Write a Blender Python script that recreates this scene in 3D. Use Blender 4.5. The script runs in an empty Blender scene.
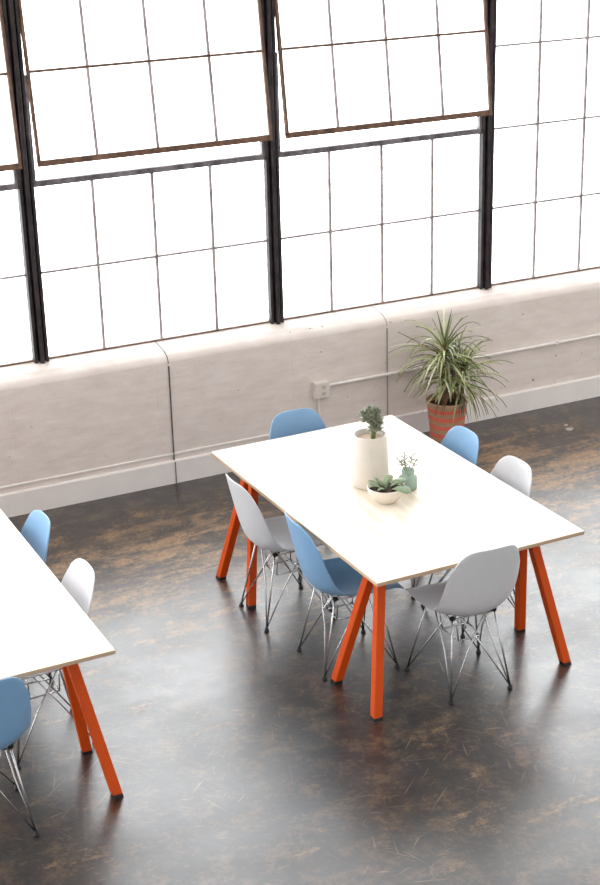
import bpy, bmesh, math, random
from mathutils import Vector, Matrix
SC = bpy.context.scene
C = SC.collection
PI = math.pi

# ------------------------------------------------------------------ helpers
def link(name, bm, mats, parent=None, smooth=False):
    me = bpy.data.meshes.new(name)
    bmesh.ops.recalc_face_normals(bm, faces=bm.faces[:])
    bm.to_mesh(me); bm.free()
    if not isinstance(mats, (list, tuple)): mats = [mats]
    for m in mats: me.materials.append(m)
    if smooth:
        for p in me.polygons: p.use_smooth = True
    o = bpy.data.objects.new(name, me); C.objects.link(o)
    if parent: o.parent = parent
    return o

def bevel(o, w, seg=2):
    m = o.modifiers.new('bevel', 'BEVEL'); m.width = w; m.segments = seg; m.limit_method = 'ANGLE'
    return o

def thing(name, label, cat, loc=(0, 0, 0), rz=0.0, group=None):
    o = bpy.data.objects.new(name, None); C.objects.link(o)
    o.empty_display_size = .1
    o.location = loc; o.rotation_euler = (0, 0, rz)
    return tag(o, label, cat, group)

def tag(o, label, cat, group=None, kind=None):
    o['label'] = label; o['category'] = cat
    if group: o['group'] = group
    if kind: o['kind'] = kind
    return o

def box(bm, x0, x1, y0, y1, z0, z1, mi=0):
    v = [bm.verts.new((x, y, z)) for z in (z0, z1) for y in (y0, y1) for x in (x0, x1)]
    for q in ((0, 2, 3, 1), (4, 5, 7, 6), (0, 1, 5, 4), (2, 6, 7, 3), (0, 4, 6, 2), (1, 3, 7, 5)):
        bm.faces.new([v[i] for i in q]).material_index = mi

def sweep(bm, pts, radii, n=8, square=False, cap=True):
    """a tube along a polyline"""
    pts = [Vector(p) for p in pts]
    if not isinstance(radii, (list, tuple)): radii = [radii] * len(pts)
    t0 = (pts[1] - pts[0]).normalized()
    a = Vector((0, 0, 1)) if abs(t0.z) < .9 else Vector((1, 0, 0))
    u = t0.cross(a).normalized()
    rings = []
    for i, p in enumerate(pts):
        t = (pts[min(i + 1, len(pts) - 1)] - pts[max(i - 1, 0)]).normalized()
        u = (u - t * u.dot(t)).normalized(); w = t.cross(u)
        rings.append([bm.verts.new(p + (u * math.cos(2 * PI * k / n) + w * math.sin(2 * PI * k / n)) * radii[i]) for k in range(n)])
    for A, B in zip(rings, rings[1:]):
        for k in range(n): bm.faces.new((A[k], A[(k + 1) % n], B[(k + 1) % n], B[k]))
    if cap:
        bm.faces.new(rings[0][::-1]); bm.faces.new(rings[-1])

def lathe(bm, prof, n=32, c=(0, 0), cap0=True, cap1=True, sq=2.0):
    """revolve (r, z) profile; sq > 2 gives a rounded square section"""
    rings = []
    for r, z in prof:
        ring = []
        for k in range(n):
            a = 2 * PI * k / n
            s = (abs(math.cos(a)) ** sq + abs(math.sin(a)) ** sq) ** (-1 / sq)
            ring.append(bm.verts.new((c[0] + r * s * math.cos(a), c[1] + r * s * math.sin(a), z)))
        rings.append(ring)
    for A, B in zip(rings, rings[1:]):
        for k in range(n): bm.faces.new((A[k], A[(k + 1) % n], B[(k + 1) % n], B[k]))
    if cap0: bm.faces.new(rings[0][::-1])
    if cap1: bm.faces.new(rings[-1])

def copy_tree(o, parent=None):
    c = o.copy(); C.objects.link(c)
    if parent: c.parent = parent
    for ch in list(o.children): copy_tree(ch, c)
    return c

def catmull(P, u):
    n = len(P) - 1
    x = max(0.0, min(.999999, u)) * n; i = int(x); f = x - i
    p = [P[max(0, min(n, i + d))] for d in (-1, 0, 1, 2)]
    return tuple(.5 * (2 * b + (c - a) * f + (2 * a - 5 * b + 4 * c - d) * f * f + (3 * b - a - 3 * c + d) * f ** 3)
                 for a, b, c, d in zip(*p))

# ------------------------------------------------------------------ materials
def lin(r, g, b):
    return tuple((v / 255 / 12.92 if v / 255 <= .04045 else ((v / 255 + .055) / 1.055) ** 2.4) for v in (r, g, b)) + (1,)

class NT:
    def __init__(s, name):
        s.m = bpy.data.materials.new(name); s.m.use_nodes = True
        s.t = s.m.node_tree; s.b = s.t.nodes['Principled BSDF']; s.out = s.t.nodes['Material Output']
    def n(s, typ, **kw):
        o = s.t.nodes.new(typ)
        for k, v in kw.items():
            if k.startswith('i_'):
                key = k[2:]; o.inputs[int(key) if key.isdigit() else key.replace('_', ' ')].default_value = v
            else: setattr(o, k, v)
        return o
    def l(s, a, b): s.t.links.new(a, b)
    def coord(s, scale=(1, 1, 1), rot=(0, 0, 0), out='Object', loc=(0, 0, 0)):
        tc = s.n('ShaderNodeTexCoord'); mp = s.n('ShaderNodeMapping')
        mp.inputs['Rotation'].default_value = rot; mp.inputs['Location'].default_value = loc
        s.l(tc.outputs[out], mp.inputs['Vector'])
        if tuple(scale) == (1, 1, 1): return mp.outputs['Vector']
        m2 = s.n('ShaderNodeMapping'); m2.inputs['Scale'].default_value = scale; s.l(mp.outputs['Vector'], m2.inputs['Vector'])
        return m2.outputs['Vector']
    def noise(s, vec, scale, detail=4, rough=.55, dist=0):
        o = s.n('ShaderNodeTexNoise'); o.inputs['Scale'].default_value = scale; o.inputs['Detail'].default_value = detail
        o.inputs['Roughness'].default_value = rough; o.inputs['Distortion'].default_value = dist
        s.l(vec, o.inputs['Vector']); return o.outputs['Fac']
    def ramp(s, fac, stops):
        o = s.n('ShaderNodeValToRGB'); e = o.color_ramp.elements
        while len(e) < len(stops): e.new(.5)
        for el, (p, c) in zip(e, stops):
            el.position = p; el.color = c if isinstance(c, tuple) else (c, c, c, 1)
        s.l(fac, o.inputs['Fac']); return o.outputs['Color']
    def mix(s, fac, a, b, mode='MIX'):
        o = s.n('ShaderNodeMix', data_type='RGBA', blend_type=mode)
        for sock, v in ((o.inputs[0], fac), (o.inputs[6], a), (o.inputs[7], b)):
            if hasattr(v, 'is_output'): s.l(v, sock)
            else: sock.default_value = v
        return o.outputs[2]
    def math(s, op, a, b=0.0, c=None):
        o = s.n('ShaderNodeMath', operation=op)
        for i, v in enumerate((a, b) if c is None else (a, b, c)):
            if hasattr(v, 'is_output'): s.l(v, o.inputs[i])
            else: o.inputs[i].default_value = v
        return o.outputs[0]
    def bump(s, h, strength=.3, dist=.01):
        o = s.n('ShaderNodeBump'); o.inputs['Strength'].default_value = strength; o.inputs['Distance'].default_value = dist
        s.l(h, o.inputs['Height']); s.l(o.outputs['Normal'], s.b.inputs['Normal'])
    def set(s, **kw):
        for k, v in kw.items():
            sock = s.b.inputs[k.replace('_', ' ')]
            if hasattr(v, 'is_output'): s.l(v, sock)
            else: sock.default_value = v
        return s.m

def plain(name, col, rough=.5, metal=0.0, var=.06, scale=25, spec=.5):
    k = NT(name)
    f = k.noise(k.coord(), scale, 3)
    dark = tuple(c * (1 - var) for c in col[:3]) + (1,); light = tuple(min(1, c * (1 + var)) for c in col[:3]) + (1,)
    return k.set(Base_Color=k.ramp(f, [(.3, dark), (.7, light)]), Roughness=rough, Metallic=metal, Specular_IOR_Level=spec)

def mat_floor():
    k = NT('stained_concrete')
    big = k.noise(k.coord((.8, 1.2, 1), (0, 0, .2)), 1.3, 6, .6)
    worn = k.noise(k.coord((1.0, 1.9, 1), (0, 0, -.05)), 2.8, 12, .82, .5)
    w2 = k.noise(k.coord((1.5, 1.0, 1), (0, 0, .7), loc=(3, 1, 0)), 6.0, 12, .84, .4)
    fine = k.noise(k.coord(), 34, 7, .75)
    mid = k.noise(k.coord(loc=(5, 5, 0)), 7, 8, .7)
    mott = k.math('ADD', k.math('MULTIPLY', fine, .35), k.math('MULTIPLY', mid, .65))
    base = k.ramp(mott, [(.39, lin(10, 8, 7)), (.5, lin(32, 25, 20)), (.60, lin(78, 60, 43))])
    # the stain is worn to a tan undercoat, most of all in a band a step away from the wall
    tc = k.n('ShaderNodeTexCoord'); sp = k.n('ShaderNodeSeparateXYZ'); k.l(tc.outputs['Object'], sp.inputs[0])
    strip = k.n('ShaderNodeMapRange', i_1=-2.8, i_2=-1.0, i_3=-.035, i_4=.060); k.l(sp.outputs['Y'], strip.inputs[0])
    near = k.n('ShaderNodeMapRange', i_1=-.75, i_2=-.05, i_3=0.0, i_4=-.10); k.l(sp.outputs['Y'], near.inputs[0])
    streak = k.noise(k.coord((.75, 3.6, 1), (0, 0, -.03), loc=(2, 7, 0)), 2.6, 10, .72, .6)
    a = k.math('ADD', k.math('MULTIPLY', worn, .30), k.math('ADD', k.math('MULTIPLY', w2, .35), k.math('MULTIPLY', streak, .35)))
    a = k.math('ADD', k.math('ADD', a, strip.outputs[0]), near.outputs[0])
    a = k.math('ADD', a, k.math('MULTIPLY', k.math('SUBTRACT', big, .5), .22))
    wm = k.ramp(a, [(.525, 0.0), (.56, .45), (.61, .95)])
    tan = k.ramp(fine, [(.3, lin(94, 68, 42)), (.7, lin(172, 136, 94))])
    col = k.mix(wm, base, tan)
    fleck = k.ramp(k.noise(k.coord((1, 2.2, 1), (0, 0, .5), loc=(1, 8, 0)), 15, 6, .75), [(.60, 0.0), (.68, .55)])
    col = k.mix(fleck, col, lin(122, 96, 68))
    # fine scratches in many directions
    tot = None
    for i, (ang, th, st) in enumerate(((.35, .70, 60), (1.2, .71, 80), (1.9, .71, 70), (2.4, .705, 60), (2.9, .715, 85), (.8, .71, 90))):
        sc = k.noise(k.coord((4.5, st, 1), (0, 0, ang), loc=(i * 7, i * 3, 0)), 1.0, 2, .5, .5)
        m = k.ramp(sc, [(th - .03, 0.0), (th + .03, .38)])
        tot = m if tot is None else k.mix(1.0, tot, m, 'LIGHTEN')
    gate = k.ramp(k.noise(k.coord(loc=(9, 4, 0)), 1.5, 4), [(.42, .1), (.60, .9)])
    col = k.mix(k.math('MULTIPLY', tot, gate), col, lin(160, 130, 98))
    for spots, dark, amp, freq in ((PAINT, lin(196, 184, 172), 2.6, 26), (CHIPS, lin(38, 30, 26), 2.4, 35)):
        for cx, cy, rad in spots:
            d = k.n('ShaderNodeVectorMath', operation='DISTANCE'); k.l(tc.outputs['Object'], d.inputs[0]); d.inputs[1].default_value = (cx, cy, 0)
            dd = k.math('ADD', d.outputs['Value'], k.math('MULTIPLY', k.math('SUBTRACT', k.noise(k.coord(), freq, 4), .5), rad * amp))
            col = k.mix(k.ramp(k.math('DIVIDE', dd, rad * 2), [(.38, .8), (.52, 0.0)]), col, dark)
    rough = k.ramp(k.math('ADD', k.math('MULTIPLY', big, .5), k.math('MULTIPLY', a, .5)), [(.38, .28), (.62, .48)])
    h = k.math('ADD', k.math('MULTIPLY', k.noise(k.coord(), 5, 5), 1.0), k.math('MULTIPLY', fine, .2))
    k.bump(h, .14, .02)
    return k.set(Base_Color=col, Roughness=rough, Specular_IOR_Level=FLOOR_SPEC, Coat_Weight=FLOOR_COAT, Coat_Roughness=.26, Coat_IOR=1.5)
FLOOR_SPEC, FLOOR_COAT = .85, .45

def mat_wall():
    k = NT('white_painted_brick')
    mp = k.coord((1, 1, 1), (PI / 2, 0, 0))
    br = k.n('ShaderNodeTexBrick', offset=.5); k.l(mp, br.inputs['Vector'])
    for n_, v in (('Scale', 1.0), ('Mortar Size', .006), ('Mortar Smooth', 1.0), ('Brick Width', 1.9), ('Row Height', .102)): br.inputs[n_].default_value = v
    br.inputs['Color1'].default_value = (1, 1, 1, 1); br.inputs['Color2'].default_value = (.97, .97, .97, 1); br.inputs['Mortar'].default_value = (0, 0, 0, 1)
    n1 = k.noise(k.coord((1, 1, 3)), 5, 6, .65)
    col = k.ramp(n1, [(.3, lin(218, 206, 199)), (.7, lin(234, 225, 219))])
    broken = k.ramp(k.noise(k.coord((1, 1, 5)), 3.0, 5, .7), [(.48, 0.0), (.64, 1.0)])
    inv = k.math('SUBTRACT', 1.0, br.outputs['Fac'])
    col = k.mix(k.math('MULTIPLY', k.math('MULTIPLY', br.outputs['Fac'], broken), .22), col, lin(170, 154, 146))
    chip = k.ramp(k.noise(k.coord((1, 1, 1.3), loc=(2, 0, 5)), 21, 3, .55), [(.725, 0.0), (.76, .85)])
    col = k.mix(chip, col, lin(120, 104, 94))
    k.bump(k.math('ADD', k.math('MULTIPLY', inv, .22), k.math('MULTIPLY', k.noise(k.coord(), 30, 5), .35)), .35, .006)
    return k.set(Base_Color=col, Roughness=.6, Specular_IOR_Level=.3)

def mat_ply_top():
    k = NT('whitewashed_plywood')
    g = k.noise(k.coord((9, .7, 1)), 2.4, 6, .6, .6)
    g2 = k.noise(k.coord((60, 1.5, 1)), 1.5, 4, .6)
    f = k.math('ADD', k.math('MULTIPLY', g, .7), k.math('MULTIPLY', g2, .3))
    return k.set(Base_Color=k.ramp(f, [(.36, lin(206, 189, 166)), (.5, lin(229, 218, 202)), (.66, lin(239, 232, 221))]), Roughness=.42, Specular_IOR_Level=.4)

def mat_ply_edge():
    k = NT('plywood_edge')
    w = k.n('ShaderNodeTexWave', wave_type='BANDS', bands_direction='Z'); w.inputs['Scale'].default_value = 55; w.inputs['Distortion'].default_value = .4
    k.l(k.coord(), w.inputs['Vector'])
    return k.set(Base_Color=k.ramp(w.outputs['Fac'], [(.2, lin(160, 130, 104)), (.8, lin(206, 182, 154))]), Roughness=.6)

def mat_glass_pane(frost, name):
    k = NT(name); k.t.nodes.remove(k.b)
    tr = k.n('ShaderNodeBsdfTransparent'); tr.inputs[0].default_value = (.97, .98, .98, 1)
    fr = k.n('ShaderNodeBsdfTranslucent'); fr.inputs[0].default_value = (.93, .95, .97, 1)
    gl = k.n('ShaderNodeBsdfGlossy'); gl.inputs['Roughness'].default_value = .08
    dirt = k.noise(k.coord(), 5, 5)
    f = k.n('ShaderNodeMapRange', i_1=.3, i_2=.7, i_3=frost * .8, i_4=frost * 1.2); k.l(dirt, f.inputs[0])
    m1 = k.n('ShaderNodeMixShader'); k.l(f.outputs[0], m1.inputs[0]); k.l(tr.outputs[0], m1.inputs[1]); k.l(fr.outputs[0], m1.inputs[2])
    fz = k.n('ShaderNodeFresnel'); fz.inputs['IOR'].default_value = 1.25
    m2 = k.n('ShaderNodeMixShader'); k.l(fz.outputs[0], m2.inputs[0]); k.l(m1.outputs[0], m2.inputs[1]); k.l(gl.outputs[0], m2.inputs[2])
    k.l(m2.outputs[0], k.out.inputs['Surface'])
    return k.m

def mat_steel(name, a, b, rough=.6):
    k = NT(name)
    f = k.noise(k.coord((1, 1, .6)), 14, 6, .7)
    return k.set(Base_Color=k.ramp(f, [(.38, a), (.64, b)]), Roughness=rough, Specular_IOR_Level=.35)

def mat_leaf(name, stops, rough=.45):
    k = NT(name)
    g = k.n('ShaderNodeNewGeometry')
    c = k.ramp(g.outputs['Random Per Island'], stops)
    c = k.mix(k.math('MULTIPLY', k.noise(k.coord(), 40, 3), .12), c, (.6, .65, .45, 1))
    return k.set(Base_Color=c, Roughness=rough)

def mat_pot():
    k = NT('striped_pot')
    tc = k.n('ShaderNodeTexCoord'); sp = k.n('ShaderNodeSeparateXYZ'); k.l(tc.outputs['Object'], sp.inputs[0])
    z = k.math('ADD', sp.outputs['Z'], k.math('MULTIPLY', k.math('SUBTRACT', k.noise(k.coord(), 9, 3), .5), .014))
    w = k.math('FRACT', k.math('DIVIDE', k.math('ADD', z, .027), .060))
    stripe = k.ramp(w, [(.22, 0.0), (.28, 1.0), (.74, 1.0), (.80, 0.0)])
    below = k.math('LESS_THAN', sp.outputs['Z'], .315)
    fine = k.noise(k.coord((1, 1, 6)), 30, 4)
    tan = k.ramp(fine, [(.3, lin(160, 124, 96)), (.7, lin(196, 161, 130))])
    return k.set(Base_Color=k.mix(k.math('MULTIPLY', stripe, below), tan, lin(222, 108, 88)), Roughness=.75)

PAINT = [(1.918, -.449, .032), (1.94, -.37, .016)]
CHIPS = [(-1.842, -2.847, .022), (-1.489, -3.187, .035), (-2.2, -3.676, .034), (-1.764, -3.549, .016)]
M = dict(
    floor=mat_floor(), wall=mat_wall(), top=mat_ply_top(), edge=mat_ply_edge(),
    paint=plain('white_trim_paint', lin(236, 230, 226), .5, var=.03, scale=6),
    ceiling=plain('white_ceiling_paint', lin(235, 233, 230), .8, var=.03, scale=4),
    joint=plain('dark_joint', lin(92, 84, 80), .8),
    joint_pale=plain('pale_joint', lin(150, 142, 138), .8),
    pane=mat_glass_pane(.22, 'window_glass'), pane_sash=mat_glass_pane(.42, 'frosted_window_glass'),
    steel_dark=mat_steel('dark_steel', lin(34, 28, 30), lin(62, 54, 56)),
    steel_grey=mat_steel('grey_steel', lin(78, 74, 80), lin(128, 122, 124)),
    steel_bar=mat_steel('thin_bar_steel', lin(128, 118, 116), lin(182, 174, 172)),
    steel_rust=mat_steel('rusty_steel', lin(74, 54, 46), lin(128, 96, 76)),
    blue=plain('blue_shell_plastic', lin(121, 162, 199), .38, var=.02),
    grey=plain('light_grey_shell_plastic', lin(206, 207, 211), .38, var=.02),
    chrome=plain('zinc_wire', lin(190, 190, 192), .22, 1.0, .05),
    rubber=plain('black_rubber', lin(24, 23, 24), .6),
    orange=plain('orange_powder_coat', lin(200, 74, 12), .5, var=.05, scale=12, spec=.25),
    ceramic=plain('white_ceramic', lin(214, 206, 195), .45, var=.03, scale=14),
    bowl=plain('glazed_white_ceramic', lin(222, 213, 198), .3, var=.03, scale=14),
    sand=plain('pale_sand', lin(196, 176, 156), .95, var=.2, scale=160),
    soil=plain('dark_soil', lin(62, 46, 36), .95, var=.4, scale=90),
    pot=mat_pot(),
    stem=plain('green_stem', lin(98, 112, 70), .6, var=.15),
    bark=plain('brown_stem', lin(128, 106, 80), .8, var=.2, scale=60),
    dry=plain('dry_leaf_brown', lin(104, 76, 54), .7, var=.2),
    succ=mat_leaf('grey_green_succulent', [(0.0, lin(88, 96, 78)), (.5, lin(122, 126, 106)), (1.0, lin(156, 156, 138))], .6),
    paddle=mat_leaf('paddle_succulent', [(0.0, lin(82, 104, 68)), (.5, lin(104, 124, 88)), (1.0, lin(134, 148, 116))], .45),
    sprig=mat_leaf('sprig_leaf', [(0.0, lin(64, 82, 64)), (1.0, lin(96, 112, 92))], .5),
    leaf=mat_leaf('strap_leaf', [(0.0, lin(58, 66, 34)), (.25, lin(92, 92, 52)), (.45, lin(112, 128, 62)), (.62, lin(150, 152, 84)), (.8, lin(176, 182, 130)), (1.0, lin(220, 218, 192))], .3),
    socket=plain('outlet_plastic', lin(222, 214, 206), .4, var=.02),
    slot=plain('outlet_slot', lin(60, 52, 50), .6),
)
def mat_jar():
    k = NT('aqua_glass')
    k.set(Base_Color=lin(192, 214, 200), Roughness=.10, IOR=1.45, Transmission_Weight=.6)
    return k.m
M['jar'] = mat_jar()

# ------------------------------------------------------------------ the setting
XL, XR = -4.90, 4.90
BAY = 1.6240
GY = .25                       # plane of the glass
Z_SILL, Z_MID, Z_TR, Z_HEAD = .905, 1.457, 2.010, 4.30

bm = bmesh.new(); box(bm, XL - .1, XR + .1, -10.5, .30, -.12, 0)
tag(link('floor', bm, M['floor']), 'dark brown stained concrete floor with worn tan patches and a glossy sheen', 'floor', kind='structure')

def wall_profile(bm, prof, x0, x1):
    A = [bm.verts.new((x0, y, z)) for y, z in prof]; B = [bm.verts.new((x1, y, z)) for y, z in prof]
    n = len(prof)
    for i in range(n): bm.faces.new((A[i], A[(i + 1) % n], B[(i + 1) % n], B[i]))
    bm.faces.new(A[::-1]); bm.faces.new(B)
bm = bmesh.new()
prof = [(.02, 0), (.02, .815)]
for k in range(1, 7):
    a = k / 7 * (PI / 2 - .16); prof.append((.02 + .055 * (1 - math.cos(a)), .815 + .055 * math.sin(a)))
prof += [(.10, .884), (.25, .904), (.30, .907), (.30, .0)]
wall_profile(bm, prof, XL, XR)
o = link('wall_back', bm, M['wall'])
tag(o, 'low white painted brick wall with a rounded sloping sill under the windows', 'wall', kind='structure')
bm = bmesh.new(); box(bm, XL, XR, .05, .32, Z_HEAD + .03, 4.86)
tag(link('wall_top', bm, M['paint']), 'white wall strip above the tall windows', 'wall', kind='structure')
bm = bmesh.new(); box(bm, XL - .1, XR + .1, -5.6, .32, 4.86, 4.98)  # unseen ceiling added to block overhead sky; stops short so rear sky fills in
tag(link('ceiling', bm, M['ceiling']), 'unseen white ceiling added above the window side to block overhead sky', 'ceiling', kind='structure')
bm = bmesh.new()
wall_profile(bm, [(0, 0), (0, .150), (.006, .158), (.02, .158), (.02, 0)], XL, XR)
tag(link('baseboard_back', bm, M['paint']), 'white painted baseboard along the foot of the window wall', 'baseboard', kind='structure')
bm = bmesh.new()
wall_profile(bm, [(.02, .192), (.013, .193), (.012, .196), (.012, .203), (.014, .206), (.02, .207)], XL, -.14)
tag(link('trim_1', bm, M['paint']), 'narrow white ledge on the wall above the baseboard, behind the tables', 'trim', kind='structure')
for i, (x, mt, w, z1, lab) in enumerate(((-.860, 'joint', .0036, .80, 'thin dark vertical joint line in the white wall left of the power outlet'),
                                     (.722, 'joint_pale', .0035, .80, 'thin grey vertical joint line in the white wall between outlet and tall plant'))):
    bm = bmesh.new()
    box(bm, x - w, x + w, .012, .021, .0, z1)
    pts = [(x, .02, z1)] + [(x, y, z) for y, z in prof[1:10]]
    w *= .7
    for a, b in zip(pts[1:], pts[2:]):   # follow the sill over
        d = .0015
        v = [bm.verts.new(p) for p in ((x - w, a[1] - d, a[2] + d), (x + w, a[1] - d, a[2] + d), (x + w, b[1] - d, b[2] + d), (x - w, b[1] - d, b[2] + d),
                                        (x - w, a[1] + d, a[2] - d), (x + w, a[1] + d, a[2] - d), (x + w, b[1] + d, b[2] - d), (x - w, b[1] + d, b[2] - d))]
        for q in ((0, 1, 2, 3), (4, 7, 6, 5), (0, 4, 5, 1), (3, 2, 6, 7), (0, 3, 7, 4), (1, 5, 6, 2)): bm.faces.new([v[j] for j in q])
    box(bm, x - w, x + w, -.004, .001, .0, .15)
    tag(link('trim_%d' % (i + 2), bm, M[mt]), lab, 'joint', kind='structure')

PIV, HALF, TILT = 3.205, 1.062, math.radians(7.6)
def make_window(n, x0, sash, label):
    x1 = x0 + BAY
    r = tag(bpy.data.objects.new('window_%d' % n, None), label, 'window', kind='structure'); C.objects.link(r)
    r.location = (x0, GY, Z_SILL)
    def put(name, bm, m, parent=r, bev=0):
        bmesh.ops.translate(bm, verts=bm.verts[:], vec=-Vector((x0, GY, Z_SILL)))
        o = link(name, bm, m, parent)
        return bevel(o, bev, 1) if bev else o
    # mullion on the left edge: a flat plate with three ribs
    bm = bmesh.new()
    box(bm, x0 - .046, x0 + .046, GY - .005, GY + .03, Z_SILL - .01, Z_HEAD)
    for dx, d, w in ((-.036, .045, .010), (0.0, .062, .013), (.036, .045, .010)):
        box(bm, x0 + dx - w, x0 + dx + w, GY - d, GY - .004, Z_SILL - .012, Z_HEAD)
    put('mullion', bm, M['steel_dark'], bev=.003)
    a, b = x0 + .046, x1 - .046
    cols = [x0 + BAY / 2 + d for d in (-.39, 0, .39)]
    # fixed frame
    bm = bmesh.new(); box(bm, a, b, GY - .014, GY + .014, Z_SILL - .006, Z_SILL + .007)
    put('sill_bar', bm, M['steel_rust'])
    bm = bmesh.new()
    box(bm, a, b, GY - .02, GY + .02, Z_HEAD - .03, Z_HEAD + .03)
    if sash:
        box(bm, a, b, GY - .024, GY + .014, Z_TR - .019, Z_TR + .017)
        box(bm, a, a + .020, GY - .028, GY + .010, Z_TR, PIV - .55); box(bm, b - .020, b, GY - .028, GY + .010, Z_TR, PIV - .55)
        box(bm, a, a + .012, GY - .005, GY + .03, PIV - .56, Z_HEAD); box(bm, b - .012, b, GY - .005, GY + .03, PIV - .56, Z_HEAD)
    put('frame', bm, M['steel_grey'], bev=.002)
    bm = bmesh.new()
    ztop = Z_TR if sash else Z_HEAD
    for x in cols: box(bm, x - .0085, x + .0085, GY - .012, GY + .012, Z_SILL, ztop)
    z = Z_MID
    while z < ztop - .1:
        box(bm, a, b, GY - .010, GY + .010, z - .0065, z + .0065); z += .5525
    put('glazing_bars', bm, M['steel_bar'])
    bm = bmesh.new(); box(bm, a, b, GY - .002, GY + .002, Z_SILL, ztop)
    put('pane', bm, M['pane'])
    if sash:
        sa, sb = a + .004, b - .004
        bm = bmesh.new()
        for z in (-HALF, HALF): box(bm, sa, sb, -.022, .012, z - .018, z + .018)
        box(bm, sa, sa + .017, -.022, .012, -HALF, HALF); box(bm, sb - .017, sb, -.022, .012, -HALF, HALF)
        for z in (-HALF / 2, 0, HALF / 2): box(bm, sa, sb, -.011, .010, z - .008, z + .008)
        bmesh.ops.rotate(bm, verts=bm.verts[:], cent=(0, 0, 0), matrix=Matrix.Rotation(-TILT, 3, 'X'))
        bmesh.ops.translate(bm, verts=bm.verts[:], vec=(0, GY, PIV))
        so = put('sash', bm, M['steel_rust'], bev=.002); so['label'] = 'rusty brown pivoting sash tilted open'
        bm = bmesh.new()
        for x in cols: box(bm, x - .0085, x + .0085, -.0105, .0095, -HALF + .019, HALF - .019)
        bmesh.ops.rotate(bm, verts=bm.verts[:], cent=(0, 0, 0), matrix=Matrix.Rotation(-TILT, 3, 'X'))
        bmesh.ops.translate(bm, verts=bm.verts[:], vec=(0, GY, PIV))
        put('sash_bars', bm, M['steel_bar'], parent=so)
        bm = bmesh.new(); box(bm, sa + .018, sb - .018, -.002, .002, -HALF + .01, HALF - .01)
        bmesh.ops.rotate(bm, verts=bm.verts[:], cent=(0, 0, 0), matrix=Matrix.Rotation(-TILT, 3, 'X'))
        bmesh.ops.translate(bm, verts=bm.verts[:], vec=(0, GY, PIV))
        put('sash_pane', bm, M['pane_sash'], parent=so)
    return r
make_window(1, -2 * BAY, True, 'steel framed window at the left edge with tilted sash, beside the dark mullion')
make_window(2, -BAY, True, 'wide steel framed window with tilted rusty sash, left of the middle mullion')
make_window(3, 0, True, 'wide steel framed window with tilted sash, right of the middle mullion')
make_window(4, BAY, False, 'steel framed window of fixed panes without tilted sash, at the right')
make_window(5, 2 * BAY, False, 'steel framed window of fixed panes, further right beyond the fourth mullion')
make_window(6, -3 * BAY, True, 'steel framed window with tilted sash, furthest to the left')

# ------------------------------------------------------------------ outlet and conduit
t = thing('power_outlet', 'square white power outlet box with two sockets on the brick wall', 'outlet', (.205, .02, .46))
bm = bmesh.new(); box(bm, -.056, .056, -.045, 0, -.058, .058); bevel(link('box', bm, M['socket'], t), .006)
bm = bmesh.new(); box(bm, -.050, .050, -.050, -.045, -.052, .052); fp = bevel(link('face_plate', bm, M['socket'], t), .002)
for z in (.022, -.022):
    bm = bmesh.new()
    lathe(bm, [(.017, 0), (.017, .003)], 20)
    bmesh.ops.rotate(bm, verts=bm.verts[:], cent=(0, 0, 0), matrix=Matrix.Rotation(PI / 2, 3, 'X'))
    bmesh.ops.translate(bm, verts=bm.verts[:], vec=(.008, -.050, z))
    sk = link('socket', bm, M['ceramic'], t)
    bm = bmesh.new()
    for dx in (-.007, .007): box(bm, .008 + dx - .002, .008 + dx + .002, -.0545, -.0528, z - .001, z + .009)
    box(bm, .006, .010, -.0545, -.0528, z - .011, z - .006)
    link('slots', bm, M['slot'], sk)
bm = bmesh.new(); sweep(bm, [(.262, .004, .478), (1.4, .004, .478), (2.8, .004, .478), (XR, .004, .478)], .0115, 12)
for x in (.95, 2.1, 3.3): box(bm, x - .01, x + .01, -.009, .02, .462, .494)
tag(link('conduit_pipe', bm, M['paint'], smooth=False), 'white painted conduit pipe running right from the outlet along the wall', 'pipe')
bm = bmesh.new(); sweep(bm, [(.192, .008, .402), (.192, .008, .30), (.192, .004, .235), (.19, -.006, .165)], .008, 10)
tag(link('drop_conduit', bm, M['paint']), 'short white conduit dropping from the outlet box towards the baseboard', 'pipe')

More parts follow.
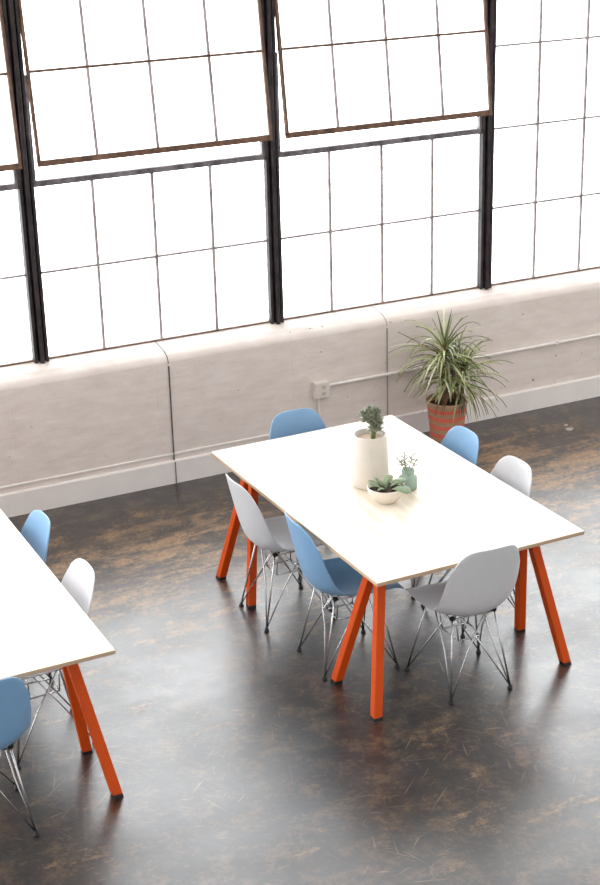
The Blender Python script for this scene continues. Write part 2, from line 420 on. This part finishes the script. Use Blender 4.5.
# ------------------------------------------------------------------ tables
TL, TW, TH, TT = 1.885, 1.160, .742, .020
def make_table(label, loc, rz, legs_x=(-.018, -.045)):
    t = thing('dining_table', label, 'table', loc, rz, 'white plywood tables')
    bm = bmesh.new(); box(bm, -TW / 2, TW / 2, -TL / 2, TL / 2, TH - TT, TH)
    bm.faces.ensure_lookup_table()
    for f in bm.faces:
        f.normal_update()
        if abs(f.normal.z) < .5: f.material_index = 1
    bevel(link('tabletop', bm, [M['top'], M['edge']], t), .002, 1)
    for sy in (1, -1):
        yc = sy * .675 - .02; xo = legs_x[0] if sy < 0 else legs_x[1]
        bm = bmesh.new()
        box(bm, -.46, .46, yc - .035, yc + .035, TH - TT - .045, TH - TT)
        bevel(link('crossbar', bm, M['orange'], t), .004)
        for sx in (-1, 1):
            for q in (1, -1):
                top = Vector((sx * .420 + xo, yc + q * .026, TH - TT - .004)); ft = Vector((sx * .545 + xo, yc + q * .200, .014))
                bm = bmesh.new()
                d = (ft - top).normalized(); u = Vector((1, 0, 0)); u = (u - d * u.dot(d)).normalized(); w = d.cross(u)
                h = .0225
                A = [top + u * a * h + w * b * h for a, b in ((-1, -1), (1, -1), (1, 1), (-1, 1))]
                B = [p + d * ((ft.z - p.z) / d.z) for p in A]
                A = [p + d * ((TH - TT - p.z) / d.z) for p in A]
                va = [bm.verts.new(p) for p in A]; vb = [bm.verts.new(p) for p in B]
                for k in range(4): bm.faces.new((va[k], va[(k + 1) % 4], vb[(k + 1) % 4], vb[k]))
                bm.faces.new(va[::-1]); bm.faces.new(vb)
                lg = bevel(link('leg', bm, M['orange'], t), .004)
                bm = bmesh.new()
                e = ft + d * (.014 / -d.z)
                vb = [bm.verts.new(p + (ft - p) * .06) for p in B]
                vc = [bm.verts.new(Vector((p.x, p.y, 0)) + Vector((d.x, d.y, 0)) * (.014 / -d.z) + (Vector((ft.x, ft.y, 0)) - Vector((p.x, p.y, 0))) * .06) for p in B]
                for k in range(4): bm.faces.new((vb[k], vb[(k + 1) % 4], vc[(k + 1) % 4], vc[k]))
                bm.faces.new(vb[::-1]); bm.faces.new(vc)
                fc = link('foot_cap', bm, M['rubber'], lg); fc['label'] = 'black foot cap'
    return t
T1 = make_table('white plywood table on orange splayed legs with three potted succulents on top', (-.555, -2.277, 0), .014)
T2 = make_table('bare white plywood table on orange splayed legs, cut off by the left edge', (-2.979, -2.306, 0), .0068, (.004, -.02))

# ------------------------------------------------------------------ chairs (local: faces +y)
PROF = [(.244, .404), (.234, .424), (.188, .439), (.105, .432), (.01, .419), (-.085, .414), (-.150, .430), (-.196, .476), (-.222, .550), (-.243, .640), (-.264, .735), (-.287, .832)]
HW = [.182, .196, .210, .224, .229, .229, .228, .226, .221, .210, .189, .158]
LIFT = [.000, .004, .012, .024, .040, .058, .074, .076, .066, .053, .040, .030]
def shell_mesh(mat, parent):
    NU, NV = 34, 22
    bm = bmesh.new(); G = []
    def cpt(u):
        y, z, w, l = catmull([a + (b, c) for a, b, c in zip(PROF, HW, LIFT)], u); return y, z, w, l
    for i in range(NU + 1):
        row = []
        for j in range(NV + 1):
            tt = -1 + 2 * j / NV
            ta = abs(tt)
            cut = 1 - (1 - ta ** 3.4) ** (1 / 2.6) if ta < 1 else 1.0
            u0, u1 = .0 + .13 * cut, 1 - .135 * cut
            u = u0 + (u1 - u0) * i / NU
            y, z, w, l = cpt(u); y2, z2, _, _ = cpt(min(1, u + .01)); y1, z1, _, _ = cpt(max(0, u - .01))
            d = Vector((0, y2 - y1, z2 - z1)).normalized(); nrm = Vector((0, d.z, -d.y))
            p = Vector((tt * w * (1 - .10 * ta * ta * (l / .08)), y, z)) + nrm * l * ta ** 2.1
            row.append(bm.verts.new(p))
        G.append(row)
    for i in range(NU):
        for j in range(NV): bm.faces.new((G[i][j], G[i][j + 1], G[i + 1][j + 1], G[i + 1][j]))
    o = link('seat_shell', bm, mat, parent, smooth=True)
    s = o.modifiers.new('solid', 'SOLIDIFY'); s.thickness = .0065; s.offset = 0
    b = o.modifiers.new('bevel', 'BEVEL'); b.width = .0022; b.segments = 2; b.limit_method = 'ANGLE'; b.angle_limit = 1.0
    return o
FEET = {(-1, -1): (-.165, -.192), (1, -1): (.165, -.192), (-1, 1): (-.205, .190), (1, 1): (.205, .190)}
MNT = {(-1, -1): (-.115, -.105, .413), (1, -1): (.115, -.105, .413), (-1, 1): (-.125, .115, .423), (1, 1): (.125, .115, .423)}
def make_chair(label, loc, rz, mat, group):
    t = thing('shell_chair', label, 'chair', loc, rz, group)
    shell_mesh(mat, t)
    cross = {}
    for k, (fx, fy) in FEET.items():
        foot = Vector((fx, fy, .016)); m = Vector(MNT[k])
        bm = bmesh.new()
        sweep(bm, [foot, m], .0047, 8)
        for nb in ((-k[0], k[1]), (k[0], -k[1])):
            q = Vector(MNT[nb]); q = q + (m - q) * .22; q.z -= .012
            ctr = Vector((0, .0, q.z))
            off = (ctr - q) * .10
            sweep(bm, [foot, foot + (q - foot) * .55 + off * .9, q], .0038, 8)
        lg = link('leg', bm, M['chrome'], t, smooth=True)
        bm = bmesh.new()
        lathe(bm, [(.013, 0), (.0135, .006), (.009, .014), (.006, .026)], 14, (fx, fy))
        fc = link('foot_glide', bm, M['rubber'], lg); fc['label'] = 'black foot glide'
        bm = bmesh.new()
        lathe(bm, [(.012, m.z - .012), (.014, m.z - .004), (.014, m.z + .002)], 16, (m.x, m.y))
        link('mount', bm, M['rubber'], t)
    bm = bmesh.new(); z = .262
    R = [(-.062, -.075, z), (.062, -.075, z), (.072, .07, z), (-.072, .07, z)]
    for a, b in zip(R, R[1:] + R[:1]): sweep(bm, [a, b], .0038, 8)
    for a, kk in zip(R, ((-1, -1), (1, -1), (1, 1), (-1, 1))): sweep(bm, [a, tuple(Vector(MNT[kk]) * .72 + Vector((0, 0, .405 - MNT[kk][2] * .72)))], .0034, 8)
    link('brace', bm, M['chrome'], t, smooth=True)
    bm = bmesh.new(); z = .404
    R = [MNT[k] for k in ((-1, -1), (1, -1), (1, 1), (-1, 1))]; R = [(a[0], a[1], a[2] - .012) for a in R]
    for a, b in zip(R, R[1:] + R[:1]): sweep(bm, [a, b], .0045, 8)
    link('seat_support', bm, M['chrome'], t, smooth=True)
    return t
GB, GG = 'blue shell chairs', 'light grey shell chairs'
E_, W_, N_, S_ = -PI / 2, PI / 2, 0.0, PI        # facing +x, -x, +y, -y
blue0 = make_chair('blue shell chair on the left side of the succulent table, nearest the front orange legs', (-.955, -2.580, 0), E_ - .06, M['blue'], GB)
grey0 = make_chair('light grey shell chair on the left side of the succulent table, behind the blue one', (-1.006, -1.968, 0), E_, M['grey'], GG)
for src, loc, rz, lab in (
    (grey0, (-.550, -3.045, 0), N_ - .04, 'light grey shell chair at the near end of the succulent table, back towards viewer'),
    (blue0, (-.135, -1.965, 0), W_ + .0, 'blue shell chair in front of the striped plant pot, right side of table'),
    (grey0, (-.133, -2.480, 0), W_ + .0, 'light grey shell chair on the right side of the succulent table, second from plant'),
    (blue0, (-.565, -1.470, 0), S_ + .0, 'blue shell chair at the far end of the succulent table, below the outlet'),
    (blue0, (-2.565, -1.935, 0), W_, 'blue shell chair at the far right side of the bare left table'),
    (grey0, (-2.560, -2.580, 0), W_, 'light grey shell chair at the right side of the bare left table'),
    (blue0, (-3.000, -3.135, 0), N_ + .03, 'blue shell chair at the near end of the bare left table, cut by edge')):
    c = copy_tree(src); c.location = loc; c.rotation_euler.z = rz; c['label'] = lab

# ------------------------------------------------------------------ things on the table
def leaf_blob(bm, base, direction, length, width, thick, up=Vector((0, 0, 1)), curve=0.0, n=7, m=8, paddle=False):
    """a fat succulent leaf: an ellipse-section spindle with a bend"""
    d = Vector(direction).normalized(); side = d.cross(up)
    side = side.normalized() if side.length > 1e-4 else Vector((1, 0, 0))
    nn = side.cross(d).normalized(); base = Vector(base); rings = []
    for i in range(n + 1):
        s = i / n
        w = math.sin(PI * min(1, .10 + .9 * s) ** .8) ** .75 if s < 1 else .05
        if paddle: w = (.30 + .70 * math.sin(min(1, s / .6) * PI / 2)) if s < .6 else max(.01, 1 - ((s - .6) / .4) ** 2.2) ** .5
        w = max(w, .06)
        c = base + d * length * s - Vector((0, 0, 1)) * curve * s * s
        rings.append([bm.verts.new(c + side * math.cos(2 * PI * k / m) * w * width / 2 + nn * math.sin(2 * PI * k / m) * w * thick / 2) for k in range(m)])
    for A, B in zip(rings, rings[1:]):
        for k in range(m): bm.faces.new((A[k], A[(k + 1) % m], B[(k + 1) % m], B[k]))
    bm.faces.new(rings[0][::-1]); bm.faces.new(rings[-1])

def vessel(prof_out, prof_in, n=40, sq=2.0):
    bm = bmesh.new(); lathe(bm, prof_out + prof_in, n, sq=sq); return bm

TZ = TH
VX, VY = -.590, -2.175
t = thing('succulent_planter', 'tall white tapered ceramic planter with a grey-green rosette succulent on the table', 'planter', (VX, VY, TZ))
link('planter', vessel([(.094, 0), (.100, .004), (.101, .012), (.097, .14), (.0895, .258), (.0875, .279), (.086, .282)], [(.079, .280), (.078, .235)]), M['ceramic'], t, smooth=True)
bm = bmesh.new(); lathe(bm, [(.0775, .237), (.0785, .252), (.04, .257), (.002, .259)], 30); link('sand', bm, M['sand'], t)
bm = bmesh.new(); sweep(bm, [(.012, -.015, .25), (.014, -.017, .295), (.010, -.01, .335), (.006, 0, .38)], [.013, .0125, .011, .008], 10); link('stem', bm, M['stem'], t, smooth=True)
random.seed(4)
bm = bmesh.new()
for hx, hy, hz, rad, cnt in ((-.028, .0, .395, .040, 24), (.028, -.005, .375, .042, 26), (.004, -.012, .345, .036, 20), (.040, .015, .330, .034, 16), (0, .012, .425, .040, 26), (-.042, .008, .425, .028, 14), (.036, .006, .42, .03, 16)):
    for i in range(cnt):
        a = i * 2.4; el = -.5 + 1.9 * i / cnt
        d = Vector((math.cos(a) * math.cos(el), math.sin(a) * math.cos(el), math.sin(el)))
        leaf_blob(bm, Vector((hx + .012, hy, hz - .037)) + d * .004, d, rad * random.uniform(.8, 1.2), rad * .68, .009, n=5, m=6, curve=-.006)
link('leaves', bm, M['succ'], t, smooth=True)

BX, BY = -.630, -2.420
t = thing('succulent_bowl', 'small round white bowl of paddle-leaved succulents beside the tall planter', 'planter', (BX, BY, TZ))
link('bowl', vessel([(.048, 0), (.052, .003), (.053, .008), (.072, .022), (.090, .048), (.0965, .078), (.0965, .084)], [(.092, .085), (.088, .06), (.07, .045)]), M['bowl'], t, smooth=True)
bm = bmesh.new(); lathe(bm, [(.085, .055), (.086, .066), (.05, .072), (.002, .073)], 28); link('soil', bm, M['soil'], t)
bm = bmesh.new(); random.seed(9)
for bx, by, az, el, L, w, cu, pd in ((.030, -.045, -1.00, .50, .120, .078, .060, True), (.040, .000, -.30, .72, .110, .066, .040, True), (.020, .035, .45, .80, .085, .050, .020, True),
                                 (-.040, -.010, 3.2, .85, .110, .030, .055, False), (-.045, .010, 2.8, .95, .115, .028, .060, False), (-.035, .030, 2.4, .85, .095, .030, .040, False),
                                 (-.035, -.035, 3.7, .80, .100, .028, .050, False), (-.01, .045, 2.0, .85, .085, .026, .03, False), (-.015, .0, 2.6, 1.2, .085, .022, .03, False),
                                 (-.005, -.015, .3, 1.25, .085, .020, .03, False)):
    d = Vector((math.cos(az) * math.cos(el), math.sin(az) * math.cos(el), math.sin(el)))
    leaf_blob(bm, (bx - d.x * .02, by - d.y * .02, .074), d, L, w, .015 if pd else .010, curve=cu, n=10, paddle=pd)
link('leaves', bm, M['paddle'], t, smooth=True)

JX, JY = -.452, -2.335
t = thing('glass_jar', 'small aqua glass jar with a thin green sprig beside the white bowl', 'jar', (JX, JY, TZ), .35)
bmJ = vessel([(.042, 0), (.047, .004), (.048, .012), (.048, .070), (.045, .078), (.033, .083), (.031, .092), (.034, .096), (.035, .112), (.032, .117)], [(.028, .115), (.027, .086), (.041, .072), (.043, .012), (.038, .008)], 36, sq=3.2)
bmesh.ops.scale(bmJ, verts=bmJ.verts[:], vec=(.88, .88, .95))
link('jar', bmJ, M['jar'], t, smooth=True)
random.seed(3)
bmS = bmesh.new(); bmL = bmesh.new()
for a, le in ((.4, .075), (2.2, .07), (3.5, .08), (5.2, .075), (1.3, .09)):
    tip = Vector((math.cos(a) * .055, math.sin(a) * .04, .105 + le * .8)); root = Vector((math.cos(a) * .008, math.sin(a) * .008, .02)); mid = Vector((math.cos(a) * .015, math.sin(a) * .015, .105))
    sweep(bmS, [root, mid, tip], .0022, 6)
    for k in range(6):
        f = k / 5; p = mid + (tip - mid) * (.4 + .6 * f); az = a + k * 2.4
        leaf_blob(bmL, p, (math.cos(az), math.sin(az), .6), .030, .007, .005, n=4, m=5)
link('stem', bmS, M['stem'], t, smooth=True); link('leaves', bmL, M['sprig'], t, smooth=True)

# ------------------------------------------------------------------ floor plant
PX, PY, PZ = .985, -.335, .33
t = thing('potted_dracaena', 'tall spiky-leaved plant in a tan pot with coral stripes, standing by the wall', 'plant', (PX, PY, 0))
link('pot', vessel([(.100, 0), (.104, .004), (.118, .17), (.139, .340), (.143, .352), (.142, .356)], [(.132, .355), (.126, .295)], 44), M['pot'], t, smooth=True)
bm = bmesh.new(); lathe(bm, [(.1255, .297), (.1265, .313), (.07, .320), (.002, .322)], 30); link('soil', bm, M['soil'], t)
random.seed(12)
heads = [(-.005, .03, .735), (.045, -.02, .60), (.125, .0, .555), (-.055, -.01, .60), (.02, .05, .66)]
for i, (hx, hy, hz) in enumerate(heads):
    bm = bmesh.new(); bx, by = hx * .45, hy * .45
    sweep(bm, [(bx, by, .305), (bx * 1.3, by * 1.3, .42), (hx, hy, hz)], [.013, .012, .009], 8)
    link('stem', bm, M['bark'], t, smooth=True)
def strap(bm, p0, az, el, L, w, droop, n=9):
    d = Vector((math.cos(az) * math.cos(el), math.sin(az) * math.cos(el), math.sin(el)))
    p = Vector(p0); step = L / n; rows = []
    side = Vector((-math.sin(az), math.cos(az), 0))
    for i in range(n + 1):
        s = i / n
        ww = w * (.55 + .45 * min(1, s * 5)) * (1 - s ** 2.2) + .0006
        nn = side.cross(d).normalized()
        rows.append((p.copy(), ww, nn))
        d = (d + Vector((0, 0, -droop * (.35 + 1.3 * s)))).normalized(); p = p + d * step
    ok = all(-PY + .0 - 0.01 > q[0].y for q in rows) and all(q[0].z > .02 for q in rows)
    V = []
    for q, ww, nn in rows:
        V.append([bm.verts.new(q + side * ww * a + nn * b) for a, b in ((-1, .0015), (0, -.0022), (1, .0015), (0, -.0002 - .0026))])
    for A, B in zip(V, V[1:]):
        for k in range(4): bm.faces.new((A[k], A[(k + 1) % 4], B[(k + 1) % 4], B[k]))
    bm.faces.new(V[0][::-1]); bm.faces.new(V[-1])
    return rows
WALLY = -PY - .012      # local y of the wall face, less a margin
def fits(p0, az, el, L, droop, n=9):
    d = Vector((math.cos(az) * math.cos(el), math.sin(az) * math.cos(el), math.sin(el))); p = Vector(p0)
    for i in range(n + 1):
        s = i / n
        if p.y > WALLY or p.z < .06: return False
        if p.z < .33 and (p.x ** 2 + p.y ** 2) < .15 ** 2: return False
        d = (d + Vector((0, 0, -droop * (.35 + 1.3 * s)))).normalized(); p = p + d * (L / n)
    return True
for hi, ((hx, hy, hz), cnt, Ls) in enumerate(zip(heads, (66, 44, 58, 26, 36), (.38, .33, .35, .27, .32))):
    bm = bmesh.new(); done = 0; tries = 0
    while done < cnt and tries < 3000:
        tries += 1
        f = done / cnt
        az = random.uniform(0, 2 * PI); el = 1.15 - 1.35 * f + random.uniform(-.25, .25)
        L = Ls * random.uniform(.75, 1.15) * (.72 + .28 * min(1, f * 3)); dr = random.uniform(.10, .20)
        if hi in (3, 4): dr += .07
        if hi == 0 and f < .15: dr *= .4; L *= .8
        z = hz - .14 * f + random.uniform(-.02, .02)
        if not fits((hx, hy, z), az, el, L, dr): continue
        strap(bm, (hx, hy, z), az, el, L, random.uniform(.0065, .0098), dr); done += 1
    link('foliage', bm, M['leaf'], t, smooth=False)
bm = bmesh.new()
strap(bm, (-.02, .0, .66), 2.7, .55, .36, .008, .01); 
for k in range(7):
    az = random.uniform(3.3, 6.2)
    if fits((.10, 0, .46), az, .1, .34, .22): strap(bm, (.10, 0, .46), az, .1, .34, .006, .22)
dl = link('dry_leaves', bm, M['dry'], t); dl['label'] = 'brown dried leaves'

# ------------------------------------------------------------------ light: overcast daylight
w = bpy.data.worlds.new('daylight'); SC.world = w; w.use_nodes = True
nt = w.node_tree; bg = nt.nodes['Background']
tc = nt.nodes.new('ShaderNodeTexCoord'); sp = nt.nodes.new('ShaderNodeSeparateXYZ'); nt.links.new(tc.outputs['Generated'], sp.inputs[0])
mr = nt.nodes.new('ShaderNodeMapRange'); mr.interpolation_type = 'SMOOTHSTEP'
for i, v in ((1, .05), (2, .45), (3, 0.0), (4, 1.0)): mr.inputs[i].default_value = v
nt.links.new(sp.outputs['Y'], mr.inputs[0])
mx = nt.nodes.new('ShaderNodeMix'); mx.data_type = 'RGBA'
FRONT, REAR = 8.2, 1.12
mx.inputs[6].default_value = (REAR, REAR * .985, REAR * .97, 1); mx.inputs[7].default_value = (FRONT * .985, FRONT * .99, FRONT, 1)
nt.links.new(mr.outputs[0], mx.inputs[0]); nt.links.new(mx.outputs[2], bg.inputs['Color']); bg.inputs['Strength'].default_value = 1.0

# ------------------------------------------------------------------ camera
cd = bpy.data.cameras.new('camera'); co = bpy.data.objects.new('camera', cd); C.objects.link(co)
yaw, pitch, roll = .44335, .372603, -.027136
fwd = Vector((math.sin(yaw) * math.cos(pitch), math.cos(yaw) * math.cos(pitch), -math.sin(pitch)))
rt = fwd.cross(Vector((0, 0, 1))).normalized(); up = rt.cross(fwd)
c_, s_ = math.cos(roll), math.sin(roll)
r2 = rt * c_ + up * s_; u2 = up * c_ - rt * s_
mtx = Matrix(((r2.x, u2.x, -fwd.x), (r2.y, u2.y, -fwd.y), (r2.z, u2.z, -fwd.z))).to_4x4()
mtx.translation = (-4.2086, -8.948, 3.9818)
co.matrix_world = mtx
cd.sensor_fit = 'VERTICAL'; cd.sensor_height = 36; cd.sensor_width = 36; cd.lens = 1580.93 / 885 * 36
cd.clip_end = 100
SC.camera = co
vs = SC.view_settings
vs.view_transform = 'Standard'; vs.look = 'None'; vs.exposure = 0.0; vs.gamma = 1.0; vs.use_curve_mapping = False
